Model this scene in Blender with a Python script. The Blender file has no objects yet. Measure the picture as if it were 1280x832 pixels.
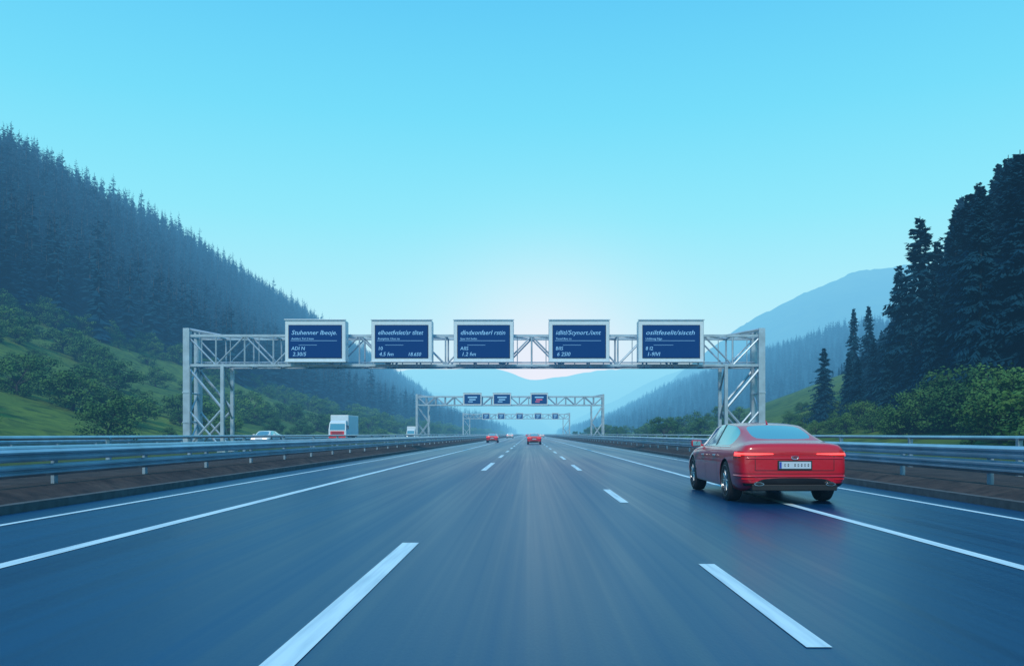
import bpy, bmesh, math, random
import numpy as np
from mathutils import Vector, Matrix
from mathutils.bvhtree import BVHTree
random.seed(7); rng=np.random.default_rng(7)
S=bpy.context.scene
F=1020.0; H0=1.35; CX=662.0; CY=542.0
def P(px,py,d): return ((px-CX)/F*d, d, H0-(py-CY)/F*d)
COL=S.collection

# ------------------------------------------------------------------ materials
def newmat(name):
    m=bpy.data.materials.new(name); m.use_nodes=True
    nt=m.node_tree; b=nt.nodes['Principled BSDF']; return m,nt,b
def simple(name,col,rough=.5,metal=0,spec=.5,coat=0,emit=None,es=0,var=0.0,vscale=3.0):
    m,nt,b=newmat(name)
    b.inputs['Base Color'].default_value=(*col,1); b.inputs['Roughness'].default_value=rough
    b.inputs['Metallic'].default_value=metal; b.inputs['Specular IOR Level'].default_value=spec
    b.inputs['Coat Weight'].default_value=coat; b.inputs['Coat Roughness'].default_value=.04
    if emit:
        b.inputs['Emission Color'].default_value=(*emit,1); b.inputs['Emission Strength'].default_value=es
        m.cycles.emission_sampling='NONE'
    if var>0:
        g=nt.nodes.new('ShaderNodeNewGeometry'); n=nt.nodes.new('ShaderNodeTexNoise'); n.inputs['Scale'].default_value=vscale; n.inputs['Detail'].default_value=4
        nt.links.new(g.outputs['Position'],n.inputs['Vector'])
        r=nt.nodes.new('ShaderNodeValToRGB'); r.color_ramp.elements[0].position=.3; r.color_ramp.elements[1].position=.7
        r.color_ramp.elements[0].color=(*[c*(1-var) for c in col],1); r.color_ramp.elements[1].color=(*[min(1,c*(1+var)) for c in col],1)
        nt.links.new(n.outputs['Fac'],r.inputs['Fac']); nt.links.new(r.outputs['Color'],b.inputs['Base Color'])
    return m
def foliage(name,dark,light,scale=.25):
    m,nt,b=newmat(name); g=nt.nodes.new('ShaderNodeNewGeometry'); oi=nt.nodes.new('ShaderNodeObjectInfo')
    n=nt.nodes.new('ShaderNodeTexNoise'); n.inputs['Scale'].default_value=scale; n.inputs['Detail'].default_value=5
    nt.links.new(g.outputs['Position'],n.inputs['Vector'])
    ad=nt.nodes.new('ShaderNodeMath'); ad.operation='MULTIPLY_ADD'; ad.inputs[1].default_value=.35
    nt.links.new(oi.outputs['Random'],ad.inputs[0]); nt.links.new(n.outputs['Fac'],ad.inputs[2])
    r=nt.nodes.new('ShaderNodeValToRGB'); r.color_ramp.elements[0].position=.4; r.color_ramp.elements[1].position=.95
    r.color_ramp.elements[0].color=(*dark,1); r.color_ramp.elements[1].color=(*light,1)
    nt.links.new(ad.outputs[0],r.inputs['Fac']); nt.links.new(r.outputs['Color'],b.inputs['Base Color'])
    b.inputs['Roughness'].default_value=.85; b.inputs['Specular IOR Level'].default_value=.05
    return m
M_spruce=foliage('spruce_needles',(.003,.032,.062),(.009,.054,.088))
M_leaf=foliage('broad_leaves',(.026,.092,.034),(.085,.20,.05),.15)
M_bark=simple('bark',(.03,.035,.04),.9,var=.3)
M_white=simple('white_cabinet',(.54,.72,.84),.35,var=.04)
M_steel=simple('galvanised_steel',(.36,.50,.62),.40,metal=.4,var=.16,vscale=1.5)
M_rail=simple('guard_rail_steel',(.32,.45,.58),.32,metal=.5,var=.18,vscale=1.2)
M_dark=simple('black_trim',(.012,.013,.016),.45)
M_rubber=simple('tyre_rubber',(.015,.017,.022),.8)
M_rim=simple('alloy_rim',(.4,.46,.52),.3,metal=.8)
M_glass=simple('car_glass',(.26,.42,.48),.06,metal=.8,spec=.9,coat=1)
M_red=simple('red_car_paint',(.50,.002,.018),.3,metal=0,coat=.8)
M_wpaint=simple('white_car_paint',(.7,.76,.8),.3,coat=1)
M_tail=simple('taillight_red',(.25,.002,.006),.15,coat=1,emit=(1,.02,.03),es=.25)
M_tailon=simple('taillight_lit',(.8,.02,.02),.3,emit=(1,.07,.07),es=2.6)
M_headon=simple('headlamp_lit',(.9,.9,.9),.3,emit=(1,.97,.9),es=1.6)
M_plate=simple('number_plate',(.45,.58,.70),.4)
M_blue=simple('plate_blue',(.02,.06,.4),.4)
M_chrome=simple('chrome',(.7,.72,.75),.12,metal=1)
M_redpanel=simple('red_panel',(.65,.02,.02),.4)
M_screen=simple('led_screen',(.002,.014,.07),.5,spec=.06,emit=(.002,.065,.28),es=.40)
M_text=simple('led_text',(.12,.3,.5),.5,emit=(.24,.60,.95),es=.5)
M_redtext=simple('led_red',(.4,.1,.15),.5,emit=(.9,.12,.25),es=.35)
M_bezel=simple('screen_bezel',(.010,.035,.11),.4,spec=.2)
def road_paint():
    m,nt,b=newmat('road_paint'); g=nt.nodes.new('ShaderNodeNewGeometry')
    n=nt.nodes.new('ShaderNodeTexNoise'); n.inputs['Scale'].default_value=14; n.inputs['Detail'].default_value=6
    mp=nt.nodes.new('ShaderNodeMapping'); mp.inputs['Scale'].default_value=(1,.05,1)
    nt.links.new(g.outputs['Position'],mp.inputs['Vector']); nt.links.new(mp.outputs[0],n.inputs['Vector'])
    r=nt.nodes.new('ShaderNodeValToRGB'); r.color_ramp.elements[0].position=.3; r.color_ramp.elements[1].position=.6
    r.color_ramp.elements[0].color=(.40,.60,.74,1); r.color_ramp.elements[1].color=(.60,.82,.93,1)
    nt.links.new(n.outputs['Fac'],r.inputs['Fac']); nt.links.new(r.outputs['Color'],b.inputs['Base Color'])
    b.inputs['Roughness'].default_value=.6; return m
M_paint=road_paint()
def asphalt():
    m,nt,b=newmat('asphalt'); g=nt.nodes.new('ShaderNodeNewGeometry')
    def noise(scale,mapping,det=4):
        mp=nt.nodes.new('ShaderNodeMapping'); mp.inputs['Scale'].default_value=mapping
        n=nt.nodes.new('ShaderNodeTexNoise'); n.inputs['Scale'].default_value=scale; n.inputs['Detail'].default_value=det
        nt.links.new(g.outputs['Position'],mp.inputs['Vector']); nt.links.new(mp.outputs[0],n.inputs['Vector']); return n
    a=noise(1.0,(1.1,.010,1)); c=noise(1.0,(10,.035,1),6); d=noise(.25,(1,.2,1))
    def mix(x,y,f):
        k=nt.nodes.new('ShaderNodeMix'); k.data_type='FLOAT'; k.inputs[0].default_value=f
        nt.links.new(x,k.inputs[2]); nt.links.new(y,k.inputs[3]); return k.outputs[0]
    v=mix(mix(a.outputs['Fac'],c.outputs['Fac'],.36),d.outputs['Fac'],.18)
    r=nt.nodes.new('ShaderNodeValToRGB'); r.color_ramp.elements[0].position=.38; r.color_ramp.elements[1].position=.62
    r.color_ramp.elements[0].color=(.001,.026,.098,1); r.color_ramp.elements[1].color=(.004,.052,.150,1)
    nt.links.new(v,r.inputs['Fac']); nt.links.new(r.outputs['Color'],b.inputs['Base Color'])
    mr=nt.nodes.new('ShaderNodeMapRange'); mr.inputs[1].default_value=.35; mr.inputs[2].default_value=.65; mr.inputs[3].default_value=.26; mr.inputs[4].default_value=.44
    nt.links.new(v,mr.inputs[0]); nt.links.new(mr.outputs[0],b.inputs['Roughness'])
    f=noise(60,(1,.25,1),3); bp=nt.nodes.new('ShaderNodeBump'); bp.inputs['Strength'].default_value=.12; bp.inputs['Distance'].default_value=.01
    nt.links.new(f.outputs['Fac'],bp.inputs['Height']); nt.links.new(bp.outputs[0],b.inputs['Normal'])
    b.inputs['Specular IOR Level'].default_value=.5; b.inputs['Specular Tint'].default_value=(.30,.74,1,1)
    return m
M_asph=asphalt()
def terrain(name,c1,c2,c3,s1,s2):
    m,nt,b=newmat(name); g=nt.nodes.new('ShaderNodeNewGeometry')
    n=nt.nodes.new('ShaderNodeTexNoise'); n.inputs['Scale'].default_value=s1; n.inputs['Detail'].default_value=8; n.inputs['Roughness'].default_value=.65
    n2=nt.nodes.new('ShaderNodeTexNoise'); n2.inputs['Scale'].default_value=s2; n2.inputs['Detail'].default_value=6
    nt.links.new(g.outputs['Position'],n.inputs['Vector']); nt.links.new(g.outputs['Position'],n2.inputs['Vector'])
    r=nt.nodes.new('ShaderNodeValToRGB'); r.color_ramp.elements[0].position=.35; r.color_ramp.elements[1].position=.68
    r.color_ramp.elements[0].color=(*c1,1); r.color_ramp.elements[1].color=(*c2,1)
    nt.links.new(n.outputs['Fac'],r.inputs['Fac'])
    mx=nt.nodes.new('ShaderNodeMix'); mx.data_type='RGBA'; nt.links.new(r.outputs['Color'],mx.inputs[6]); mx.inputs[7].default_value=(*c3,1)
    mr=nt.nodes.new('ShaderNodeMapRange'); mr.inputs[1].default_value=.45; mr.inputs[2].default_value=.7
    nt.links.new(n2.outputs['Fac'],mr.inputs[0]); nt.links.new(mr.outputs[0],mx.inputs[0]); nt.links.new(mx.outputs[2],b.inputs['Base Color'])
    bp=nt.nodes.new('ShaderNodeBump'); bp.inputs['Strength'].default_value=.6; bp.inputs['Distance'].default_value=1.0/s2*.3
    nt.links.new(n2.outputs['Fac'],bp.inputs['Height']); nt.links.new(bp.outputs[0],b.inputs['Normal'])
    b.inputs['Roughness'].default_value=.95; b.inputs['Specular IOR Level'].default_value=.08
    return m
M_grass=terrain('hill_grass',(.045,.11,.024),(.13,.21,.035),(.032,.078,.02),.03,.5)
M_ground=terrain('ground_grass',(.04,.08,.025),(.08,.14,.04),(.05,.06,.03),.05,1.0)
M_forest=terrain('forest_slope',(.003,.028,.046),(.008,.046,.068),(.004,.026,.042),.01,.08)
M_verge=terrain('verge_soil',(.045,.044,.05),(.085,.075,.075),(.03,.035,.042),.8,3.0)
M_conc=simple('kerb_concrete',(.08,.095,.11),.8,var=.3,vscale=4)

# ------------------------------------------------------------------ mesh helpers
def mesh_obj(name,verts,faces,mats,mi=None,smooth=False,parent=None,link=True):
    me=bpy.data.meshes.new(name); me.from_pydata([tuple(v) for v in verts],[],[tuple(f) for f in faces])
    for m in (mats if isinstance(mats,(list,tuple)) else [mats]): me.materials.append(m)
    if mi is not None: me.polygons.foreach_set('material_index',np.array(mi,dtype=np.int32))
    if smooth: me.polygons.foreach_set('use_smooth',np.ones(len(me.polygons),dtype=bool))
    me.update()
    o=bpy.data.objects.new(name,me)
    if link: COL.objects.link(o)
    if parent: o.parent=parent
    return o
def empty(name,loc=(0,0,0)):
    e=bpy.data.objects.new(name,None); e.location=loc; COL.objects.link(e); e.empty_display_size=.5; return e
class MB:
    def __init__(s): s.v=[]; s.f=[]; s.m=[]
    def box(s,c,d,mi=0,rz=0):
        c=Vector(c); R=Matrix.Rotation(rz,3,'Z'); n=len(s.v)
        for x in(-1,1):
            for y in(-1,1):
                for z in(-1,1): s.v.append(c+R@Vector((x*d[0]/2,y*d[1]/2,z*d[2]/2)))
        for q in((0,1,3,2),(4,6,7,5),(0,4,5,1),(2,3,7,6),(0,2,6,4),(1,5,7,3)): s.f.append([n+i for i in q]); s.m.append(mi)
    def tube(s,a,b,r,k=6,mi=0,r2=None,caps=True):
        a=Vector(a);b=Vector(b);d=(b-a).normalized(); u=d.orthogonal().normalized()
        if k==4:
            up=Vector((0,0,1)) if abs(d.z)<.9 else Vector((1,0,0)); u=(up-d*up.dot(d)).normalized(); 
        w=d.cross(u); n=len(s.v); r2=r if r2 is None else r2
        off=math.pi/4 if k==4 else 0
        for p,rr in((a,r),(b,r2)):
            for i in range(k):
                t=2*math.pi*i/k+off; s.v.append(p+(u*math.cos(t)+w*math.sin(t))*rr)
        for i in range(k): s.f.append([n+i,n+(i+1)%k,n+k+(i+1)%k,n+k+i]); s.m.append(mi)
        if caps:
            s.f.append([n+i for i in range(k)][::-1]); s.m.append(mi); s.f.append([n+k+i for i in range(k)]); s.m.append(mi)
    def quad(s,p,mi=0):
        n=len(s.v); s.v+= [Vector(q) for q in p]; s.f.append(list(range(n,n+len(p)))); s.m.append(mi)
    def lathe(s,c,prof,k=32,mi=0,axis='X'):
        n=len(s.v)
        for (ax,r) in prof:
            for i in range(k):
                t=2*math.pi*i/k; s.v.append(Vector(c)+Vector((ax,r*math.cos(t),r*math.sin(t))))
        for j in range(len(prof)-1):
            for i in range(k): s.f.append([n+j*k+i,n+j*k+(i+1)%k,n+(j+1)*k+(i+1)%k,n+(j+1)*k+i]); s.m.append(mi)
    def obj(s,name,mats,parent=None,smooth=False,bevel=0):
        o=mesh_obj(name,s.v,s.f,mats,s.m,smooth,parent)
        if bevel:
            b=o.modifiers.new('bevel','BEVEL'); b.width=bevel; b.segments=2; b.limit_method='ANGLE'
        return o

# ------------------------------------------------------------------ world
W=bpy.data.worlds.new('World'); S.world=W; W.use_nodes=True; nt=W.node_tree; nt.nodes.clear()
out=nt.nodes.new('ShaderNodeOutputWorld'); bg=nt.nodes.new('ShaderNodeBackground'); nt.links.new(bg.outputs[0],out.inputs[0])
SUN_EL=math.radians(42); SUN_AZ=math.radians(190)
sky=nt.nodes.new('ShaderNodeTexSky'); sky.sky_type='NISHITA'; sky.sun_disc=False; sky.sun_elevation=SUN_EL; sky.sun_rotation=SUN_AZ; sky.air_density=1.2; sky.dust_density=.6; sky.ozone_density=1
tc=nt.nodes.new('ShaderNodeTexCoord'); sp=nt.nodes.new('ShaderNodeSeparateXYZ'); nt.links.new(tc.outputs['Generated'],sp.inputs[0])
rp=nt.nodes.new('ShaderNodeValToRGB'); el=rp.color_ramp; el.elements[0].position=0; el.elements[0].color=(.66,.90,.92,1); el.elements[1].position=1; el.elements[1].color=(.025,.24,.68,1)
for p,c in((.06,(.55,.88,.94)),(.14,(.36,.86,.98)),(.25,(.17,.77,.97)),(.36,(.075,.62,.94)),(.48,(.028,.44,.87))):
    e=el.elements.new(p); e.color=(*c,1)
nt.links.new(sp.outputs[2],rp.inputs[0])
mul=nt.nodes.new('ShaderNodeMix'); mul.data_type='RGBA'; mul.blend_type='MULTIPLY'; mul.inputs[0].default_value=1; nt.links.new(sky.outputs[0],mul.inputs[6]); mul.inputs[7].default_value=(.7,1.1,1.0,1)
sc=nt.nodes.new('ShaderNodeVectorMath'); sc.operation='SCALE'; sc.inputs[3].default_value=10.5; nt.links.new(rp.outputs[0],sc.inputs[0])
mx=nt.nodes.new('ShaderNodeMix'); mx.data_type='RGBA'; mx.inputs[0].default_value=.93; nt.links.new(mul.outputs[2],mx.inputs[6]); nt.links.new(sc.outputs[0],mx.inputs[7])
gd=Vector((.02,1,.045)).normalized()
dt=nt.nodes.new('ShaderNodeVectorMath'); dt.operation='DOT_PRODUCT'; nt.links.new(tc.outputs['Generated'],dt.inputs[0]); dt.inputs[1].default_value=gd
pw=nt.nodes.new('ShaderNodeMath'); pw.operation='POWER'; pw.inputs[1].default_value=130; nt.links.new(dt.outputs['Value'],pw.inputs[0]); pw.use_clamp=True
gm=nt.nodes.new('ShaderNodeMix'); gm.data_type='RGBA'; gm.inputs[7].default_value=(17,12.5,8.5,1); nt.links.new(mx.outputs[2],gm.inputs[6])
p2=nt.nodes.new('ShaderNodeMath'); p2.operation='MULTIPLY'; p2.inputs[1].default_value=.62; nt.links.new(pw.outputs[0],p2.inputs[0]); nt.links.new(p2.outputs[0],gm.inputs[0])
nt.links.new(gm.outputs[2],bg.inputs[0]); bg.inputs[1].default_value=.1

sl=bpy.data.lights.new('sun','SUN'); sl.energy=2.5; sl.angle=math.radians(8); sl.color=(1,.985,.96)
so=bpy.data.objects.new('sun',sl); COL.objects.link(so)
sd=Vector((math.sin(SUN_AZ)*math.cos(SUN_EL),math.cos(SUN_AZ)*math.cos(SUN_EL),math.sin(SUN_EL)))
so.rotation_euler=sd.to_track_quat('Z','Y').to_euler(); so.location=(-10,-40,60)

cam=bpy.data.cameras.new('camera'); co=bpy.data.objects.new('camera',cam); COL.objects.link(co); S.camera=co
cam.sensor_width=36; cam.lens=36*F/1280; cam.clip_end=12000; co.location=(0,0,H0); co.rotation_euler=(math.pi/2,0,0)
cam.shift_x=-(CX-640)/1280; cam.shift_y=(CY-416)/1280
S.view_settings.view_transform='Standard'; S.view_settings.look='None'; S.view_settings.exposure=0

# ------------------------------------------------------------------ haze (homogeneous volume, absorbs and glows; emission stands in for scattered daylight)
SG=(.00013,.00036,.00062); HC=(.58,.84,.97); DN=.0007
hm=bpy.data.materials.new('glowing_haze'); hm.use_nodes=True; n=hm.node_tree; n.nodes.clear()
o=n.nodes.new('ShaderNodeOutputMaterial'); v=n.nodes.new('ShaderNodeVolumeAbsorption'); v.inputs['Density'].default_value=DN; v.inputs['Color'].default_value=(*[1-s/DN for s in SG],1)
em=n.nodes.new('ShaderNodeEmission'); ec=[s*h for s,h in zip(SG,HC)]; mxe=max(ec); em.inputs['Color'].default_value=(*[c/mxe for c in ec],1); em.inputs['Strength'].default_value=mxe
ad=n.nodes.new('ShaderNodeAddShader'); n.links.new(v.outputs[0],ad.inputs[0]); n.links.new(em.outputs[0],ad.inputs[1]); n.links.new(ad.outputs[0],o.inputs['Volume'])
hm.cycles.emission_sampling='NONE'
b=MB(); b.box((0,3300,295),(7800,7400,640)); hz=b.obj('haze',[hm])

# ------------------------------------------------------------------ ground, roads
def strip(name,xs,zs,y0,y1,mat,ny=1):
    v=[];f=[]
    for j in range(ny+1):
        y=y0+(y1-y0)*j/ny
        for x,z in zip(xs,zs): v.append((x,y,z))
    k=len(xs)
    for j in range(ny):
        for i in range(k-1): f.append((j*k+i,j*k+i+1,(j+1)*k+i+1,(j+1)*k+i))
    return mesh_obj(name,v,f,[mat])
strip('ground',[-3800,3800],[-.03,-.03],-300,6800,M_ground)
YR=2600
strip('road',[-8.75,8.6],[0,0],-60,YR,M_asph)
strip('opposing_road',[-40,-26.8],[-.015,-.015],-60,YR,M_asph)
mk=MB()
def mark(xc,w,y0,y1,z=.006): mk.quad([(xc-w/2,y0,z),(xc+w/2,y0,z),(xc+w/2,y1,z),(xc-w/2,y1,z)])
mark(-5.4,.20,-60,YR); mark(-7.8,.13,-60,YR); mark(4.97,.17,-60,YR); mark(7.72,.13,-60,YR)
mark(-1.47,.205,3.4,10.1); mark(1.83,.165,5.15,8.45)
for y0,y1 in((30,38),(46,52)): mark(-1.7,.2,y0,y1)
for y0,y1 in((16,19.8),(30,35.5),(43,49)): mark(1.86,.17,y0,y1)
for k in range(50): mark(-1.7,.2,60+k*14,66+k*14); mark(1.86,.18,57+k*14,63+k*14)
for x in(-39.2,-27.6): mark(x,.15,-60,YR,-.009)
for k in range(90): mark(-33.4,.15,10+k*12,16+k*12,-.009)
mk.obj('lane_markings',[M_paint])
strip('verge',[-14.6,-13.6,-9.6,-9.1,-8.96],[-.02,.25,.33,.17,.13],-60,YR,M_verge)
strip('verge',[8.8,9.0,9.5,13.6,14.6],[.13,.16,.30,.25,-.02],-60,YR,M_verge)
for x in(-8.86,8.72):
    kb=MB(); kb.box((x,YR/2-30,.07),(.2,YR+60,.16)); kb.obj('kerb',[M_conc])

def wbeam(m,x,z,side,y0,y1,h=.31):
    prof=[(0,0),(.03,.03),(.08,.07),(.08,.11),(.02,.145),(.02,.165),(.08,.20),(.08,.24),(.03,.28),(0,.31)]
    prof=[(p*side,q/.31*h) for p,q in prof]
    n=len(m.v)
    for y in(y0,y1):
        for p,q in prof: m.v.append(Vector((x+p,y,z+q)))
    k=len(prof)
    for i in range(k-1): m.f.append([n+i,n+i+1,n+k+i+1,n+k+i]); m.m.append(0)
def guard_rail(x,side,zs,h,y1=1200,ztop=None,step=4.0,y0=-20):
    m=MB()
    for z in zs: wbeam(m,x+.08*side,z,side,y0,y1,h)
    top=max(zs)+h
    y=y0+1
    while y<y1:
        m.box((x,y,top/2),(.07,.14,top-.02)); 
        for z in zs: m.box((x+.05*side,y,z+h*.5),(.09,.2,h*.55))
        y+=step if y<300 else step*3
    if ztop: m.tube((x+.02*side,y0,ztop),(x+.02*side,y1,ztop),.055,8)
    return m.obj('guard_rail',[M_rail])
guard_rail(-9.9,1,(.50,.80),.25,ztop=1.06)
guard_rail(9.6,-1,(.54,.84),.27)
def tube_rail(x,z,y1=1000,off=0):
    m=MB(); y=off
    m.tube((x,-20,z),(x,y1,z),.06,8); 
    while y<y1: m.box((x,y,z/2),(.12,.12,z)); y+=6 if y<300 else 18
    return m.obj('guard_rail',[M_rail])
tube_rail(-13.0,1.24,off=1.2); tube_rail(12.6,1.24,off=3)
guard_rail(-26.0,-1,(.5,),.31,y0=0)
guard_rail(-40.9,1,(.5,),.31,y0=0)

# ------------------------------------------------------------------ gantries
def gantry(xl,xr,d,zt,zb,name='sign_gantry',lod=0):
    e=empty(name,((xl+xr)/2,d,0)); m=MB(); T=2.0; D=d
    cr=.13 if lod==0 else .2; dr=.065 if lod==0 else .12
    L=lambda a,b,r,k=6: m.tube(a,b,r,k)
    for z in(zt,zb):
        for y in(D,D+T): L((xl,y,z),(xr,y,z),cr,4)
    n=round((xr-xl)/2.15); xs=[xl+(xr-xl)*i/n for i in range(n+1)]
    for i,x in enumerate(xs):
        for y in(D,D+T): L((x,y,zb),(x,y,zt),dr)
        for z in(zt,zb): L((x,D,z),(x,D+T,z),dr)
        if i<n:
            x2=xs[i+1]; a,b=(zb,zt) if i%2 else (zt,zb)
            for y in(D,D+T): L((x,y,a),(x2,y,b),dr)
            if lod==0:
                L((x,D,zt),(x2,D+T,zt),dr*.8); L((x2,D,zb),(x,D+T,zb),dr*.8)
                L(((x+x2)/2,D,zb),((x+x2)/2,D,zt),dr*.5)
    for s,xo in((1,xl),(-1,xr)):
        xi=xo+s*2.6; pr=.33
        for y in(D,D+T):
            L((xo,y,0),(xo,y,zt+.55),pr,4); L((xi,y,0),(xi,y,zb),.17,4)
            m.box((xo,y,.12),(.9,.9,.24)); m.box((xi,y,.1),(.6,.6,.2))
            if lod==0:
                for z in(2.2,4.4): m.box((xo,y-.02,z),(.52,.52,.10))
            L((xo,y,zb-.1),(xi,y,zb*.5),.1); L((xi,y,zb*.5),(xo,y,.3),.1); L((xo,y,zb*.5),(xi,y,.2),.08)
            L((xo,y,zt+.5),(xo+s*2.6,y,zt),.1)
        for k in range(3):
            z0=.3+k*zb/3; z1=.3+(k+1)*zb/3-.2
            L((xo,D,z0),(xo,D+T,z1),.07); L((xi,D,z1),(xi,D+T,z0),.07); L((xo,D,z1),(xo,D+T,z1),.06)
        L((xo,D,zt+.5),(xo,D+T,zt+.5),.12,4)
    o=m.obj('truss_frame',[M_steel],None)
    o.parent=e; o.matrix_parent_inverse=Matrix.Translation(-e.location)
    if lod==0:
        m=MB(); m.box(((xl+xr)/2,D+T*.5,zb+.13),(xr-xl-1,.7,.05)); m.tube((xl,D+T*.8,zb+.35),(xr,D+T*.8,zb+.35),.05); m.tube((xl+.3,D-.3,.2),(xl+.3,D-.3,zb),.04)
        q=m.obj('walkway',[M_steel]); q.parent=e; q.matrix_parent_inverse=Matrix.Translation(-e.location)
    return e
def text_mesh(txt,size,mat,parent,loc,name,shear=.0,sx=1):
    c=bpy.data.curves.new(name,'FONT'); c.body=txt; c.size=size; c.shear=shear; c.extrude=.008; c.resolution_u=2
    t=bpy.data.objects.new(name,c); COL.objects.link(t); bpy.context.view_layer.update()
    dg=bpy.context.evaluated_depsgraph_get(); me=bpy.data.meshes.new_from_object(t.evaluated_get(dg)); bpy.data.objects.remove(t)
    me.materials.clear(); me.materials.append(mat)
    o=bpy.data.objects.new(name,me); COL.objects.link(o); o.parent=parent; o.location=loc; o.rotation_euler=(math.pi/2,0,0); o.scale=(sx,1,1)
    return o
TXT=[('Stuhenner Ibeoje.','Anlsfnrt Tol 2 kmn','ADI N','2.30/5'),('eIhoetfvslet/sr tlitet','Rostplotz 15oo nn','10','4.5 fvn'),('dlndxonfaerl rstin','Sper frrl holtn','AIIS','1.2 fvn'),('idlitl/Scynort./ixnt','Tinnsl 8oo rn','BIIS','6 2SI0'),('osiltfeselit/siscth','Unliltnng fslgn','8 I2','1-9IVI')]
def sign(x0,x1,y0,y1,d,i,detail=True):
    a=P(x0,y0,d); b=P(x1,y1,d); w=b[0]-a[0]; h=a[2]-b[2]; c=((a[0]+b[0])/2,d,(a[2]+b[2])/2)
    e=empty('electronic_sign',c)
    dep=1.0 if detail else .8
    m=MB(); m.box((0,dep/2,0),(w,dep,h)); 
    cab=m.obj('cabinet',[M_white],e,bevel=.07)
    m=MB(); m.box((0,.62,h/2+.03),(w*.9,.7,.08)); m.box((0,-.03,h/2+.03),(w+.08,.14,.07)); m.box((0,-.03,-h/2-.0),(w+.08,.2,.06)); m.obj('rain_hood',[M_white],e,bevel=.02)
    fw=w*.06
    m=MB(); m.box((0,-.012,-h*.015),(w-2*fw,.03,h*.80),0); m.obj('bezel',[M_bezel],e)
    m=MB(); m.box((0,-.035,-h*.015),(w-2*fw-.12,.02,h*.80-.12),0); m.obj('screen',[M_screen],e)
    m=MB()
    for s in(-.35,.35): m.tube((w*s,.95,-h*.3),(w*s,1.3,-h*.3),.08); m.tube((w*s,.95,h*.2),(w*s,1.3,h*.2),.08)
    m.obj('mounting_bracket',[M_steel],e)
    if detail:
        t=TXT[i]; L=-w/2+fw+.22
        t1=text_mesh(t[0],h*.15,M_text,e,(L,-.055,h*.15),'title_text',.25)
        bpy.context.view_layer.update(); wd=t1.dimensions.x; t1.scale[0]=min(1.4,(w*.74)/max(wd,.1))
        text_mesh(t[1],h*.07,M_text,e,(L,-.055,h*.03),'sub_text',.1)
        m=MB(); m.box((-w*.02,-.052,h*.005),(w*.76,.012,.022)); m.box((-w*.12,-.052,-.10*h),(w*.3,.012,.018)); m.obj('rule_line',[M_text],e)
        text_mesh(t[2],h*.12,M_text,e,(L+(.0),-.055,-h*.22),'code_text',.1)
        text_mesh(t[3],h*.13,M_text,e,(L+w*.02,-.055,-h*.36),'distance_text',.2)
        if i in(1,): text_mesh('18.6S0',h*.12,M_text,e,(w*.1,-.055,-h*.36),'distance_text',.2)
    else:
        m=MB(); rt=1 if i==2 else 0
        m.box((0,-.055,h*.15),(w*.5,.02,h*.1),0); m.box((0,-.055,-h*.05),(w*.35,.02,h*.09),rt); m.box((-.1*w,-.055,-h*.22),(w*.25,.02,h*.07),rt)
        m.obj('pictogram',[M_text,M_redtext],e)
D1=60
xl=P(232,0,D1)[0]; xr=P(953,0,D1)[0]
gantry(xl,xr,D1+.3,P(0,419,D1)[2],P(0,456,D1)[2])
for i,(a,b) in enumerate([(356,432),(464,540),(567,642),(686,762),(798,880)]): sign(a,b,400,452,D1-1.05,i)
D2=184
gantry(P(521,0,D2)[0],P(754,0,D2)[0],D2,P(0,495.5,D2)[2],P(0,506,D2)[2],lod=1)
for i,(a,b) in enumerate([(579,602),(616,639),(663,685)]): sign(a,b,491,506,D2-1.2,i,False)
D3=330
gantry(P(579,0,D3)[0],P(712,0,D3)[0],D3,P(0,517.5,D3)[2],P(0,523,D3)[2],lod=1)
for a,b in [(603,612),(622,631),(645,654),(668,677),(690,698)]: sign(a,b,516,524,D3-1.2,0,False)

# ------------------------------------------------------------------ sedan
ST=[
(0.00,.72,.46,.78,.69,.62,.86,.50,.885,.90),
(0.03,.86,.34,.88,.83,.75,.965,.62,.995,1.01),
(0.13,.905,.27,.92,.875,.79,1.005,.66,1.04,1.055),
(0.35,.935,.22,.93,.895,.80,1.005,.67,1.045,1.062),
(0.50,.94,.20,.93,.90,.80,1.0,.665,1.06,1.08),
(0.58,.94,.20,.93,.90,.80,.995,.655,1.085,1.105),
(1.05,.95,.20,.925,.905,.80,.98,.60,1.225,1.255),
(1.45,.95,.20,.92,.91,.81,.97,.585,1.325,1.36),
(1.55,.95,.20,.92,.91,.81,.97,.585,1.345,1.38),
(2.15,.95,.20,.91,.91,.82,.96,.60,1.38,1.42),
(2.25,.95,.20,.91,.91,.82,.96,.605,1.38,1.42),
(2.65,.95,.20,.905,.91,.82,.955,.61,1.375,1.415),
(3.02,.95,.20,.90,.91,.82,.95,.605,1.335,1.38),
(3.12,.95,.20,.90,.91,.82,.95,.61,1.305,1.345),
(3.5,.95,.20,.895,.90,.80,.94,.67,1.11,1.15),
(3.82,.95,.20,.88,.90,.78,.93,.71,.965,.985),
(3.92,.95,.20,.87,.90,.77,.92,.70,.945,.965),
(4.3,.94,.20,.80,.88,.74,.85,.60,.885,.90),
(4.65,.90,.22,.71,.82,.66,.75,.52,.78,.79),
(4.83,.82,.27,.60,.72,.56,.62,.42,.64,.645),
(4.90,.66,.36,.50,.60,.45,.52,.33,.53,.53)]
def sect(s):
    y,w,z0,zsh,wsh,gw,zg,gr,zrr,zc=s
    return [(0,z0),(w*.8,z0),(w*.965,z0+.06),(w,(z0+zsh)/2),(w*.985,zsh-.10),(wsh,zsh),(gw+.03,zg-.015),(gw,zg+.012),(gr,zrr),(gr*.84,zrr+(zc-zrr)*.55),(0,zc)]
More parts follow.
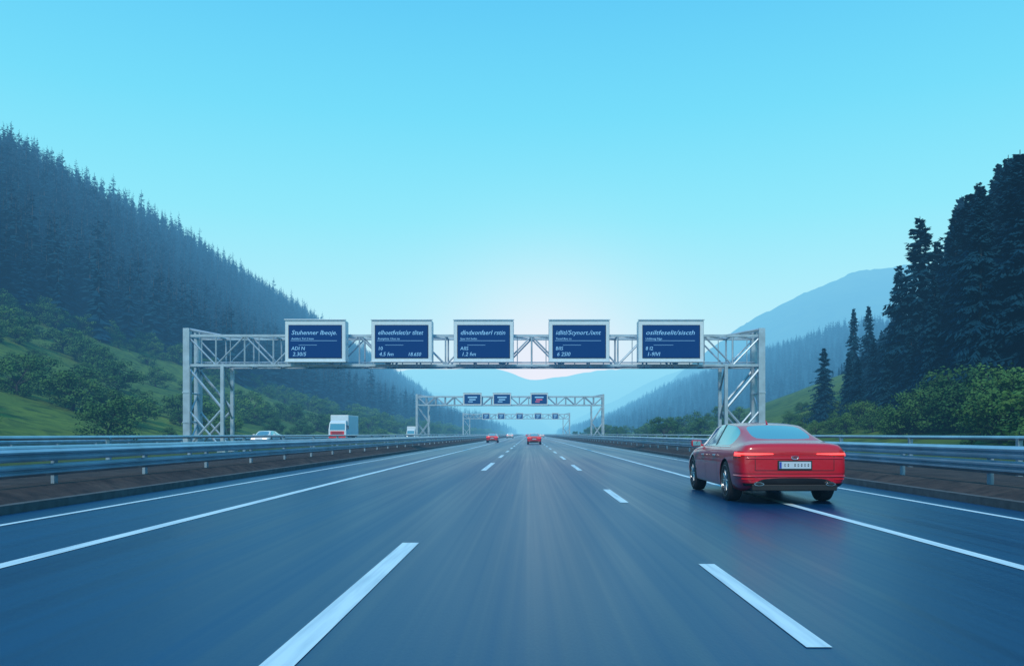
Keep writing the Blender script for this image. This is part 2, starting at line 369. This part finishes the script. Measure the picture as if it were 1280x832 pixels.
def build_body():
    v=[];f=[];mi=[];rings=[]
    for s in ST:
        pr=sect(s); n=len(pr); ring=[]
        for (x,z) in pr: ring.append(len(v)); v.append((x,s[0],z))
        left=[None]*n; left[0]=ring[0]; left[-1]=ring[-1]
        for i in range(1,n-1): left[i]=len(v); v.append((-pr[i][0],s[0],pr[i][1]))
        rings.append((ring,left))
    n=len(rings[0][0])
    for j in range(len(rings)-1):
        ya,yb=ST[j][0],ST[j+1][0]
        for side in(0,1):
            A=rings[j][side];B=rings[j+1][side]
            for i in range(n-1):
                q=[A[i],A[i+1],B[i+1],B[i]]
                if side==0: q=q[::-1]
                m=0
                if i==0: m=2
                if i==1 and .5<ya<4.3: m=2
                if i==7:
                    if 1.04<ya<3.45: m=1
                    if abs(ya-2.15)<.01: m=2
                if i==9 and ((.55<ya<1.4) or (3.1<ya<3.8)): m=1
                f.append(q); mi.append(m)
    for (R,L),rev in((rings[0],True),(rings[-1],False)):
        for i in range(n-1):
            if i==0: q=[R[0],R[1],L[1]]
            elif i==n-2: q=[R[i],R[i+1],L[i]]
            else: q=[R[i],R[i+1],L[i+1],L[i]]
            if not rev: q=q[::-1]
            f.append(q); mi.append(0)
    return v,f,mi
def make_car():
    mats=[M_red,M_glass,M_dark]
    v,f,mi=build_body()
    body=mesh_obj('body',v,f,mats,mi,True)
    bm=bmesh.new(); bm.from_mesh(body.data); bmesh.ops.recalc_face_normals(bm,faces=bm.faces)
    cl=bm.edges.layers.float.get('crease_edge') or bm.edges.layers.float.new('crease_edge')
    for e in bm.edges:
        ms={x.material_index for x in e.link_faces}
        if len(ms)>1: e[cl]=.6
    bm.to_mesh(body.data); bm.free()
    ss=body.modifiers.new('sub','SUBSURF'); ss.levels=3; ss.render_levels=3
    for yc in(1.0,3.93):
        for s in(-1,1):
            m=MB(); m.tube((s*.66,yc,.36),(s*1.3,yc,.36),.395,40,mi=2); c=m.obj('cut',mats)
            bo=body.modifiers.new('b','BOOLEAN'); bo.object=c; bo.operation='DIFFERENCE'; bo.solver='EXACT'
    bpy.context.view_layer.update()
    dg=bpy.context.evaluated_depsgraph_get(); ev=body.evaluated_get(dg); me=bpy.data.meshes.new_from_object(ev)
    for ob in [x for x in bpy.data.objects if x.name.startswith('cut')]: bpy.data.objects.remove(ob)
    body.modifiers.clear(); body.data=me
    bm=bmesh.new(); bm.from_mesh(me); bvh=BVHTree.FromBMesh(bm); bm.free()
    parts=[body]
    def polar(name,th0,th1,zf,mat,off=.008,n=24,k=4,c=(0,1.0),bulge=0):
        vs=[];fs=[]
        for i in range(n+1):
            t=th0+(th1-th0)*i/n; th=math.radians(t); d=Vector((math.sin(th),-math.cos(th),0))
            z0,z1=zf((i/n))
            for j in range(k+1):
                z=z0+(z1-z0)*j/k; o=Vector((c[0],c[1],z))+d*4
                h=bvh.ray_cast(o,-d); of=off+bulge*math.sin(math.pi*j/k)
                p=(h[0]+h[1]*of) if h[0] else o-d*3.1
                vs.append(p)
        for i in range(n):
            for j in range(k): a=i*(k+1)+j; fs.append((a,a+1,a+k+2,a+k+1))
        ob=mesh_obj(name,vs,fs,[mat],smooth=True); parts.append(ob); return ob
    def rear(name,x0,x1,zf,mat,off=.006,n=20,k=2):
        vs=[];fs=[]
        for i in range(n+1):
            x=x0+(x1-x0)*i/n; z0,z1=zf(i/n)
            for j in range(k+1):
                z=z0+(z1-z0)*j/k; h=bvh.ray_cast(Vector((x,-3,z)),Vector((0,1,0)))
                vs.append((h[0]+h[1]*off) if h[0] else Vector((x,.1,z)))
        for i in range(n):
            for j in range(k): a=i*(k+1)+j; fs.append((a,a+1,a+k+2,a+k+1))
        ob=mesh_obj(name,vs,fs,[mat],smooth=True); parts.append(ob); return ob
    def side(name,pts,w,s,mat,off=.005):
        vs=[];fs=[]
        for i,(y,z) in enumerate(pts):
            a=pts[max(0,i-1)];b=pts[min(len(pts)-1,i+1)]; dy,dz=b[0]-a[0],b[1]-a[1]; l=math.hypot(dy,dz) or 1
            for q in(-1,1):
                yy=y-dz/l*w/2*q; zz=z+dy/l*w/2*q
                h=bvh.ray_cast(Vector((s*3,yy,zz)),Vector((-s,0,0))); vs.append((h[0]+h[1]*off) if h[0] else Vector((s*.93,yy,zz)))
        for i in range(len(pts)-1): fs.append((2*i,2*i+1,2*i+3,2*i+2))
        parts.append(mesh_obj(name,vs,fs,[mat]))
    lin=lambda a,b,t:a+(b-a)*t
    for s in(-1,1):
        polar('taillight',s*18,s*57,lambda t:(lin(.845,.81,t),lin(.872,.905,t)),M_tail,.010,30)
        polar('taillight_glow',s*20,s*55,lambda t:(lin(.850,.838,t),lin(.866,.876,t)),M_tailon,.016,30,1)
        polar('taillight_glow',s*44,s*55,lambda t:(.82,.832),M_tailon,.016,10,1)
        polar('reflector',s*34,s*44,lambda t:(.43,.455),M_tail,.008,8,1)
        polar('headlight',s*140,s*158,lambda t:(.60,.67),M_headon,.008,8,2,c=(0,3.9))
        for pts in ([(1.62,z) for z in np.linspace(.3,.95,14)],[(2.62,z) for z in np.linspace(.3,.95,14)],[(3.55,z) for z in np.linspace(.3,.92,14)]): side('door_line',pts,.012,s,M_dark)
        side('waist_crease',[(y,.70) for y in np.linspace(1.45,3.5,20)],.012,s,M_red,.010)
        side('window_chrome',[(y,.972-.004*y) for y in np.linspace(1.0,3.6,24)],.018,s,M_chrome,.006)
        m=MB(); m.box((s*.955,1.78,.80),(.03,.2,.03)); m.box((s*.955,2.78,.79),(.03,.2,.03)); parts.append(m.obj('door_handle',[M_chrome],bevel=.008))
        m=MB(); m.box((s*1.0,3.22,1.0),(.20,.12,.13)); m.box((s*.9,3.24,.965),(.12,.05,.04)); parts.append(m.obj('wing_mirror',[M_red],bevel=.03))
        m=MB(); m.box((s*1.0,3.156,1.0),(.16,.008,.10)); parts.append(m.obj('mirror_glass',[M_glass]))
        m=MB()
        k=24
        for (a,bb,mi_) in((.0,1.0,0),(.01,.72,1)):
            ring=[(s*.60+math.cos(t)*.085*bb,-.022-a*.6 if mi_ else -.015,.355+math.sin(t)*.030*bb) for t in np.linspace(0,2*math.pi,k,endpoint=False)]
            m.quad(ring if s>0 else ring,mi_)
        ring0=[(s*.60+math.cos(t)*.085,-.015,.355+math.sin(t)*.030) for t in np.linspace(0,2*math.pi,k,endpoint=False)]
        ring1=[(p[0],.15,p[2]) for p in ring0]
        for i in range(k): m.quad([ring0[i],ring0[(i+1)%k],ring1[(i+1)%k],ring1[i]],0)
        parts.append(m.obj('exhaust_tip',[M_chrome,M_dark]))
    rear('light_bar',-.36,.36,lambda t:(.852,.862),M_tail,.010)
    polar('bumper_trim',-44,44,lambda t:(.32,.395 if abs(t-.5)<.40 else .37),M_dark,.006,50,4)
    polar('bumper_ridge',-57,57,lambda t:(.465,.50),M_red,.003,50,4,bulge=.018)
    polar('boot_ridge',-40,40,lambda t:(.768,.800),M_red,.003,50,4,bulge=.010)
    m=MB(); m.box((0,.11,.295),(1.42,.22,.10)); 
    parts.append(m.obj('lower_diffuser',[M_dark],bevel=.01))
    rear('boot_gap',-.66,.66,lambda t:(.578,.588),M_dark,.005,20,1)
    for s in(-1,1): rear('boot_gap',s*.655,s*.665,lambda t:(.585,.83),M_dark,.005,1,10)
    polar('bumper_gap',-58,58,lambda t:(.525,.533),M_dark,.005,40,1)
    m=MB(); m.box((0,-.018,.672),(.53,.014,.115),0); m.box((-.245,-.0265,.672),(.035,.004,.105),1)
    for i,x in enumerate(np.linspace(-.17,.22,8)):
        if i in(2,): continue
        m.box((x,-.0265,.672),(.020,.003,.045),2)
        m.box((x,-.0285,.672),(.009,.003,.016 if i%2 else .028),0)
    parts.append(m.obj('number_plate',[M_plate,M_blue,M_dark]))
    m=MB(); m.box((0,-.008,.672),(.58,.012,.155)); parts.append(m.obj('plate_recess',[M_dark],bevel=.005))
    m=MB()
    for i in range(20):
        t0=2*math.pi*i/20; t1=2*math.pi*(i+1)/20; m.tube((.06*math.cos(t0),-.018,.80+.028*math.sin(t0)),(.06*math.cos(t1),-.018,.80+.028*math.sin(t1)),.006,5)
    m.box((0,-.018,.80),(.10,.008,.008))
    parts.append(m.obj('badge',[M_chrome]))
    m=MB(); m.tube((0,1.62,1.375),(0,1.70,1.45),.02,8,0,.006); parts.append(m.obj('antenna_fin',[M_red]))
    polar('grille',168,192,lambda t:(.36,.56),M_dark,.008,10,3,c=(0,3.9))
    for yc in(1.0,3.93):
        for s in(-1,1):
            m=MB(); R=.365
            m.lathe((s*.81,yc,R),[(-.12,.2),(-.125,R-.06),(-.10,R-.01),(-.05,R),(.05,R),(.10,R-.01),(.125,R-.05),(.12,.285),(.105,.27)],40,0)
            m.lathe((s*.81,yc,R),[(s*.12,.282),(s*.125,.27),(s*.06,.255),(s*.0,.25)],40,1)
            m.lathe((s*.81,yc,R),[(s*.02,.26),(s*.02,.001)],40,2)
            for k in range(10):
                t=2*math.pi*k/10; a=Vector((s*.905,yc+math.cos(t)*.04,R+math.sin(t)*.04)); bq=Vector((s*.915,yc+math.cos(t)*.265,R+math.sin(t)*.265))
                m.tube(a,bq,.022,6,1,.018)
            m.tube((s*.85,yc,R),(s*.925,yc,R),.05,16,1)
            m.tube((s*.81,yc,R),(s*.84,yc,R),.17,24,3)
            parts.append(m.obj('wheel',[M_rubber,M_rim,M_dark,M_steel],smooth=False))
    return parts
parts=make_car()
def place(parts,name,loc,scale,rz=0,paint=None,first=False):
    e=empty(name,loc); e.scale=(scale,)*3 if not isinstance(scale,tuple) else scale; e.rotation_euler=(0,0,rz)
    for p in parts:
        q=p if first else p.copy()
        if not first: COL.objects.link(q)
        q.parent=e
        if paint:
            for i,sl_ in enumerate(q.material_slots):
                if q.data.materials[i]==M_red: sl_.link='OBJECT'; sl_.material=paint
    return e
place(parts,'red_car',(5.02,15.45,0),(1.13,1.12,1.13),math.radians(0),None,True)
place(parts,'red_car',(.6,106,0),1.0)
place(parts,'red_car',(-5.9,128,0),1.0)
place(parts,'white_car',(-32.2,103,-.01),1.25,math.pi,M_wpaint)
place(parts,'white_car',(-6.2,255,0),1.15,0,M_wpaint)
place(parts,'white_car',(5.0,330,0),1.0,0,M_wpaint)
place(parts,'red_car',(-1.0,400,0),1.0)

def truck(loc,sc,name,panel):
    e=empty(name,loc); e.scale=(sc,)*3
    m=MB(); m.box((0,4.6,2.25),(2.5,6.6,2.9)); m.obj('cargo_box',[M_white],e,bevel=.06)
    v=[(-1.2,0,.5),(1.2,0,.5),(1.2,0,1.55),(-1.2,0,1.55),(-1.12,.25,2.6),(1.12,.25,2.6),(1.05,.6,2.85),(-1.05,.6,2.85),(-1.15,1.1,2.95),(1.15,1.1,2.95),(-1.2,1.25,.5),(1.2,1.25,.5)]
    f=[(0,1,2,3),(3,2,5,4),(4,5,6,7),(7,6,9,8),(10,8,9,11),(0,10,11,1),(1,11,9,6,5,2),(0,3,4,7,8,10)]
    mesh_obj('cab',v,f,[M_white],parent=e)
    m=MB(); m.quad([(-1.05,-.005,1.62),(1.05,-.005,1.62),(1.0,.21,2.5),(-1.0,.21,2.5)]); 
    for s in(-1,1): m.quad([(s*1.215,.3,1.6),(s*1.215,1.0,1.6),(s*1.18,1.0,2.4),(s*1.16,.4,2.4)])
    m.obj('windscreen',[M_glass],e)
    m=MB(); m.box((0,-.02,1.2),(1.9,.05,.55)); m.box((0,-.05,.62),(2.3,.16,.28)); m.obj('front_panel',[panel],e,bevel=.02)
    m=MB()
    for z in(1.05,1.15,1.25,1.35): m.box((0,-.055,z),(1.5,.03,.035))
    m.box((0,4.4,.72),(.9,7.2,.2)); m.box((0,.9,.4),(2.0,.5,.2)); m.obj('chassis',[M_dark],e)
    m=MB()
    for s in(-1,1): m.box((s*.95,-.06,.85),(.34,.06,.18))
    m.obj('headlight',[M_headon],e)
    for s in(-1,1):
        m=MB(); m.box((s*1.42,.25,2.0),(.16,.12,.5)); m.tube((s*1.15,.3,2.2),(s*1.42,.28,2.2),.03); m.obj('wing_mirror',[M_dark],e)
        for y in(.9,5.3,6.6):
            m=MB(); m.lathe((s*1.05,y,.48),[(-.15,.1),(-.15,.46),(-.1,.48),(.1,.48),(.15,.46),(.15,.3),(.1,.26),(.1,.02)],24,0); m.obj('wheel',[M_rubber],e)
truck((-33.0,140,-.01),1.25,'box_truck',M_redpanel)
truck((-29.0,199,-.01),.86,'box_truck',M_dark)

# ------------------------------------------------------------------ terrain
def ip(x,xp,fp): return np.interp(x,xp,fp)
def fbm(x,y,s,seed=0):
    r=0
    for i in range(5):
        k=2**i; r=r+np.sin(x*k/s*1.7+seed+i*1.3+1.1*np.sin(y*k/s*1.1+i))*np.cos(y*k/s*1.3+seed*1.7+i*2.1+.9*np.sin(x*k/s))/k**1.05
    return r/1.8
def hL(a,y):
    f=ip(y,[-300,780,1347,1763,2340,3500,4200],[1,.97,.80,.63,.43,.1,0])
    z=ip(a,[41,60,85,110,160,220,280,340,450,700],[-.1,5,14,28,64,108,152,160,120,-5])
    near=ip(a,[41,120],[0,1]); lift=ip(a,[41,110,200],[1,1,0])
    ff=f*(1-lift)+ip(y,[-300,200,500,1500,3500],[1,1,.62,.4,0])*lift
    return z*ff+near*fbm(a,y,70,1)*5+ip(a,[41,70],[0,1])*fbm(a,y,17,3)*.8
def hRn(a,y):
    f=ip(y,[-300,140,220,320,500,900],[1,1,.75,.45,.2,0])
    z=ip(a,[26,40,55,80,120,200,300,500],[-.1,2.5,8,20,44,90,110,-5])
    return z*f+ip(a,[26,60],[0,1])*fbm(a,y,25,5)*.9
def hRf(a,y):
    f=ip(y,[300,800,1025,1700,2300,3400],[0,.8,1,1.0,.55,0])
    z=ip(a,[70,150,260,400,520,800],[-2,25,80,133,120,-6])
    return z*f+ip(a,[70,200],[0,1])*fbm(a,y,90,9)*7
def grid(name,fn,sgn,a_s,y_s,mat):
    A,Y=np.meshgrid(a_s,y_s); Z=fn(A,Y); v=np.stack([sgn*A,Y,Z],-1).reshape(-1,3); k=len(a_s); f=[]
    for j in range(len(y_s)-1):
        for i in range(k-1):
            a=j*k+i; q=(a,a+1,a+k+1,a+k); f.append(q if sgn>0 else q[::-1])
    return mesh_obj(name,v,f,mat if isinstance(mat,list) else [mat],smooth=True)
aL=np.concatenate([np.arange(41,130,3),np.arange(130,720,12)]); yL=np.concatenate([np.arange(-60,400,6),np.arange(400,4200,30)])
g=grid('grassy_hill',hL,-1,aL,yL,[M_grass,M_forest])
ABx=[-60,100,170,300,450,600,1000,4000]; ABy=[122,120,114,88,74,62,50,48]
cen=np.array([p.center for p in g.data.polygons]); mi=(-cen[:,0]>ip(cen[:,1],ABx,ABy)+3).astype(np.int32); g.data.polygons.foreach_set('material_index',mi)
grid('wooded_hill',hRn,1,np.concatenate([np.arange(26,130,3),np.arange(130,510,12)]),np.concatenate([np.arange(-60,400,6),np.arange(400,920,20)]),[M_grass])
grid('forested_hill',hRf,1,np.arange(70,810,14),np.arange(300,3420,25),[M_forest])

def mountain(name,pts,d,depth,seed,mat,rough=.03):
    pts=[P(x,y,d) for x,y in pts]; X=[p[0] for p in pts]; Z=[p[2] for p in pts]
    xs=np.linspace(X[0],X[-1],200); ts=np.linspace(-1,1,60); A,T=np.meshgrid(xs,ts)
    hmax=max(Z)
    R=sum(np.interp(A+o,X,Z) for o in np.linspace(-hmax*.12,hmax*.12,7))/7
    sh=.12*fbm(A,T*depth,hmax*1.2,seed+2)
    fall=np.clip(1-np.abs(T+sh*(1-np.abs(T)))**1.15,0,1)
    Zz=R*fall+fbm(A,T*depth,hmax*.5,seed)*hmax*rough*(.25+fall*0.5)*(1-np.abs(T)**4)+fbm(A,T*depth,hmax*.09,seed)*hmax*rough*.25+fbm(A*1.3,T*depth,hmax*.025,seed+5)*hmax*.006
    Zz[0,:]=-8;Zz[-1,:]=-8
    v=np.stack([A,d+T*depth,Zz],-1).reshape(-1,3); k=200; f=[(j*k+i,j*k+i+1,(j+1)*k+i+1,(j+1)*k+i) for j in range(59) for i in range(k-1)]
    return mesh_obj(name,v,f,[mat],smooth=True)
M_mtn=terrain('mountain_forest',(.010,.035,.045),(.03,.07,.06),(.012,.035,.045),.004,.03)
mountain('mountain',[(760,541),(800,512),(830,482),(870,447),(910,422),(960,391),(1010,364),(1050,345),(1085,334),(1120,327),(1200,322),(1320,345),(1500,400),(1700,541)],2600,900,3,M_mtn)
mountain('mountain',[(690,541),(740,512),(790,488),(830,470),(880,452),(960,440),(1100,450),(1300,541)],3900,700,5,M_mtn)
mountain('mountain',[(200,541),(330,470),(420,462),(480,464),(520,461),(560,460),(590,458),(620,459),(640,466),(662,476),(700,471),(740,464),(790,459),(850,456),(950,470),(1100,541)],5200,1000,8,M_mtn,.02)
mountain('mountain',[(300,541),(420,490),(500,484),(560,492),(620,508),(670,520),(700,541)],4300,600,11,M_mtn,.02)

# ------------------------------------------------------------------ trees
def spruce(seed,tiers,nb,near,R=.15):
    r=np.random.default_rng(seed)
    m=MB(); m.tube((0,0,-.03),(0,0,.5),.011,6,0,.007,False); m.tube((0,0,.5),(0,0,.99),.007,6,0,.001,False)
    V=[tuple(v) for v in m.v]; Fa=list(m.f); MI=[0]*len(Fa)
    def kite(p,d,l,w,drop):
        d=d/np.linalg.norm(d); s=np.cross(d,[0,0,1]); s/= (np.linalg.norm(s)+1e-6); n=len(V)
        mid=p+d*l*.45; tip=p+d*l
        V.extend([tuple(p),tuple(mid+s*w-np.array([0,0,drop])),tuple(tip-np.array([0,0,drop*.5])),tuple(mid-s*w-np.array([0,0,drop]))])
        Fa.append([n,n+1,n+2]);Fa.append([n,n+2,n+3]); MI.extend([1,1])
    for i in range(tiers):
        t=(i+r.uniform(.1,.9))/tiers; z=.05+.93*t; rad=R*(1-t)**.8*r.uniform(.55,1.2)+.006
        if not near: rad=R*(1-t)**.72*r.uniform(.85,1.1)+.008
        for k in range(nb):
            if r.random()<.12: continue
            a=r.uniform(0,6.283); L=rad*r.uniform(.5 if near else .7,1.15); zz=z+r.uniform(-.8,.8)/tiers
            up=.25 if t>.75 else -.2-.4*(1-t)+r.uniform(-.15,.15)
            d=np.array([math.cos(a),math.sin(a),up]); p=np.array([0,0,zz])
            kite(p,d,L,L*(.09 if near else .34),L*(.05 if near else .28))
            if near:
                for s in(.25,.4,.55,.7,.84,.96):
                    q=p+d*L*s
                    for sg in(-1,1):
                        b=a+sg*r.uniform(.4,1.2); kite(q,np.array([math.cos(b),math.sin(b),up-r.uniform(-.1,1.2)]),L*(.42-.24*s)*r.uniform(.6,1.2)+.011,.0060,r.uniform(.002,.011))
    return mesh_obj('spruce_tree_src',V,Fa,[M_bark,M_spruce],MI,link=False)
def broadleaf(seed,ncl,nl,ls=.05,low=.08):
    r=np.random.default_rng(seed); m=MB(); m.tube((0,0,-.05),(0,0,.3),.03,7,0,.02,False)
    cl=[]
    for i in range(ncl):
        a=r.uniform(0,6.283); z=r.uniform(low,.88); rr=.45*math.sqrt(max(.05,1-((z-.42)/.58)**2))*r.uniform(.3,1); c=np.array([rr*math.cos(a),rr*math.sin(a),z]); cl.append(c)
        m.tube((0,0,min(.3,z*.6)),tuple(c),.010,4,0,.003,False)
    V=[tuple(v) for v in m.v]; Fa=list(m.f); MI=[0]*len(Fa)
    for c in cl:
        R=r.uniform(.10,.19)
        for j in range(nl):
            d=r.normal(size=3); d/=np.linalg.norm(d); p=c+d*R*r.uniform(.4,1.15)*np.array([1,1,.85]); u=r.normal(size=3); u/=np.linalg.norm(u); w=np.cross(u,d+.3*r.normal(size=3)); w/=np.linalg.norm(w)+1e-6; u=np.cross(w,d)+.3*u
            s=ls*r.uniform(.5,1); n=len(V)
            V.extend([tuple(p-u*s*.5),tuple(p+w*s*.35),tuple(p+u*s*.5),tuple(p-w*s*.35)]); Fa.append([n,n+1,n+2,n+3]); MI.append(1)
    return mesh_obj('broadleaf_tree_src',V,Fa,[M_bark,M_leaf],MI,link=False)
def coll(name,objs):
    c=bpy.data.collections.new(name)
    for o in objs: c.objects.link(o)
    return c
C_far=coll('spruce_far',[spruce(s,17,7,False) for s in(1,2,3,4)])
near_sp=[spruce(s,44,11,True,R) for s,R in((11,.17),(12,.14),(13,.16))]
C_near=coll('spruce_near',near_sp)
C_leaf=coll('broadleaf',[broadleaf(s,28,110,.065) for s in(21,22,23,24)])
def scatter(name,pts,scl,c,mat=None):
    pts=np.asarray(pts,dtype=float); n=len(pts)
    me=bpy.data.meshes.new(name); me.vertices.add(n); me.vertices.foreach_set('co',pts.ravel())
    scl=np.asarray(scl,dtype=float)
    a=me.attributes.new('scl','FLOAT_VECTOR','POINT'); a.data.foreach_set('vector',scl.ravel())
    a=me.attributes.new('rot','FLOAT_VECTOR','POINT'); rr=np.zeros((n,3)); rr[:,2]=rng.uniform(0,6.28,n); rr[:,0]=rng.normal(0,.02,n); a.data.foreach_set('vector',rr.ravel())
    a=me.attributes.new('idx','INT','POINT'); a.data.foreach_set('value',rng.integers(0,len(c.objects),n).astype(np.int32))
    o=bpy.data.objects.new(name,me); COL.objects.link(o)
    ng=bpy.data.node_groups.new(name+'_nodes','GeometryNodeTree'); ng.interface.new_socket('Geometry',in_out='INPUT',socket_type='NodeSocketGeometry'); ng.interface.new_socket('Geometry',in_out='OUTPUT',socket_type='NodeSocketGeometry')
    N=ng.nodes.new; gi=N('NodeGroupInput'); go=N('NodeGroupOutput'); ci=N('GeometryNodeCollectionInfo'); ci.inputs['Collection'].default_value=c; ci.inputs['Separate Children'].default_value=True; ci.inputs['Reset Children'].default_value=True
    io=N('GeometryNodeInstanceOnPoints'); io.inputs['Pick Instance'].default_value=True
    def at(nm,t):
        q=N('GeometryNodeInputNamedAttribute'); q.data_type=t; q.inputs['Name'].default_value=nm; return q.outputs['Attribute']
    l=ng.links.new; l(gi.outputs[0],io.inputs['Points']); l(ci.outputs[0],io.inputs['Instance']); l(at('idx','INT'),io.inputs['Instance Index']); l(at('rot','FLOAT_VECTOR'),io.inputs['Rotation']); l(at('scl','FLOAT_VECTOR'),io.inputs['Scale']); l(io.outputs[0],go.inputs[0])
    md=o.modifiers.new('scatter','NODES'); md.node_group=ng
    return o
def jgrid(a0,a1,y0,y1,s):
    A,Y=np.meshgrid(np.arange(a0,a1,s),np.arange(y0,y1,s)); A=A.ravel()+rng.uniform(-.45,.45,A.size)*s; Y=Y.ravel()+rng.uniform(-.45,.45,Y.size)*s; return A,Y
PA=[];PS=[]
for (y0,y1,s,a1) in((110,420,5.6,325),(420,900,6.8,325),(900,1700,9,335),(1700,3400,13,350)):
    A,Y=jgrid(48,a1,y0,y1,s); B=ip(Y,ABx,ABy)+rng.normal(0,4,A.size); k=(A>B)&(A/Y<.72); A,Y=A[k],Y[k]; Z=hL(A,Y)-.3
    h=rng.uniform(14,24,A.size); h*=np.where(rng.random(A.size)<.1,1.2,1); w=h*rng.uniform(1.05,1.5,A.size)*(1 if s<9 else 1.35)
    PA.append(np.stack([-A,Y,Z],1)); PS.append(np.stack([w,w,h],1))
scatter('spruce_forest',np.concatenate(PA),np.concatenate(PS),C_far)
A,Y=jgrid(43,122,45,900,4.6); B=ip(Y,ABx,ABy)+4; dens=.26+.42*fbm(A,Y,16,4)+.5*(np.clip((A-B+18)/18,0,1)); k=(A<B)&(rng.random(A.size)<dens)&(A/Y<.75); A,Y=A[k],Y[k]
h=rng.uniform(1.8,6.0,A.size); scatter('hillside_shrubs',np.stack([-A,Y,hL(A,Y)-.4],1),np.stack([h*rng.uniform(1.1,1.7,A.size)]*2+[h],1),C_leaf)
sx=[900,960,1000,1050,1100,1150,1180,1196,1215,1250,1280,1400]; sy=[542,535,510,468,430,390,330,265,238,212,185,115]
A,Y=jgrid(40,220,66,400,4.7); px=CX+A/Y*F; Z=hRn(A,Y)-.3; top=H0+(CY-ip(px,sx,sy)+rng.normal(0,9,A.size))/F*Y; h=top-Z
k=(h>6)&(px<1400)&(px>960); A,Y,Z,h=A[k],Y[k],Z[k],np.minimum(h[k],rng.uniform(20,28,k.sum())); w=h*rng.uniform(1.05,1.45,h.size)
scatter('spruce_forest',np.stack([A,Y,Z],1),np.stack([w,w,h],1),C_near)
A,Y=jgrid(90,500,420,2600,12); px=CX+A/Y*F; k=(A<480)&(px<1250); A,Y=A[k],Y[k]; Z=hRf(A,Y)-.5; h=rng.uniform(12,20,A.size)*ip(Y,[300,800],[.5,1]); w=h*rng.uniform(1.4,1.9,A.size)
scatter('spruce_forest',np.stack([A,Y,Z],1),np.stack([w,w,h],1),C_far)
def single(px,top,d,src,wf=1.0):
    X=P(px,top,d); a=X[0]; z=float(hRn(np.array(a),np.array(float(d)))) -.2
    o=bpy.data.objects.new('spruce_tree',src.data); COL.objects.link(o); o.location=(a,d,z); h=X[2]-z; o.scale=(h*wf,h*wf,h); o.rotation_euler=(0,0,random.uniform(0,6))
for px,top,d,i,wf in((1150,268,92,0,1.45),(1030,434,118,2,1.6),(1086,380,128,1,1.1),(1067,383,134,1,.95),(1225,225,84,0,1.35),(1262,205,78,2,1.35),(1197,255,88,1,1.5),(1124,330,100,2,1.3),(1172,300,94,2,1.4),(1275,184,70,1,1.3),(1212,240,80,2,1.4)): single(px,top,d,near_sp[i],wf)
L=[]
for i in range(52):
    px=rng.uniform(985,1330); d=ip(px,[985,1100,1330],[120,85,48])*rng.uniform(.85,1.25); tp=ip(px,[985,1030,1120,1200,1330],[520,512,488,455,458])+rng.uniform(-6,26)
    p=P(px,tp,d); z=float(hRn(np.array(p[0]),np.array(d))) -.2
    if p[0]>16: L.append((p[0],d,max(z,-.1),max(2.2,p[2]-z)))
for i in range(40):
    d=rng.uniform(130,420); a=rng.uniform(20,45); L.append((a,d,float(max(-.1,hRn(np.array(a),np.array(d)))),rng.uniform(2.5,5)))
L=np.array(L); w=L[:,3]*rng.uniform(1.1,1.5,len(L)); scatter('broadleaf_bushes',L[:,:3],np.stack([w,w,L[:,3]],1),C_leaf)
A,Y=jgrid(46,75,300,1500,10); k=rng.random(A.size)<.6; A,Y=A[k],Y[k]; h=rng.uniform(4,8,A.size); scatter('broadleaf_bushes',np.stack([-A,Y,hL(A,Y)-.4],1),np.stack([h*1.3,h*1.3,h],1),C_leaf)
print('done')
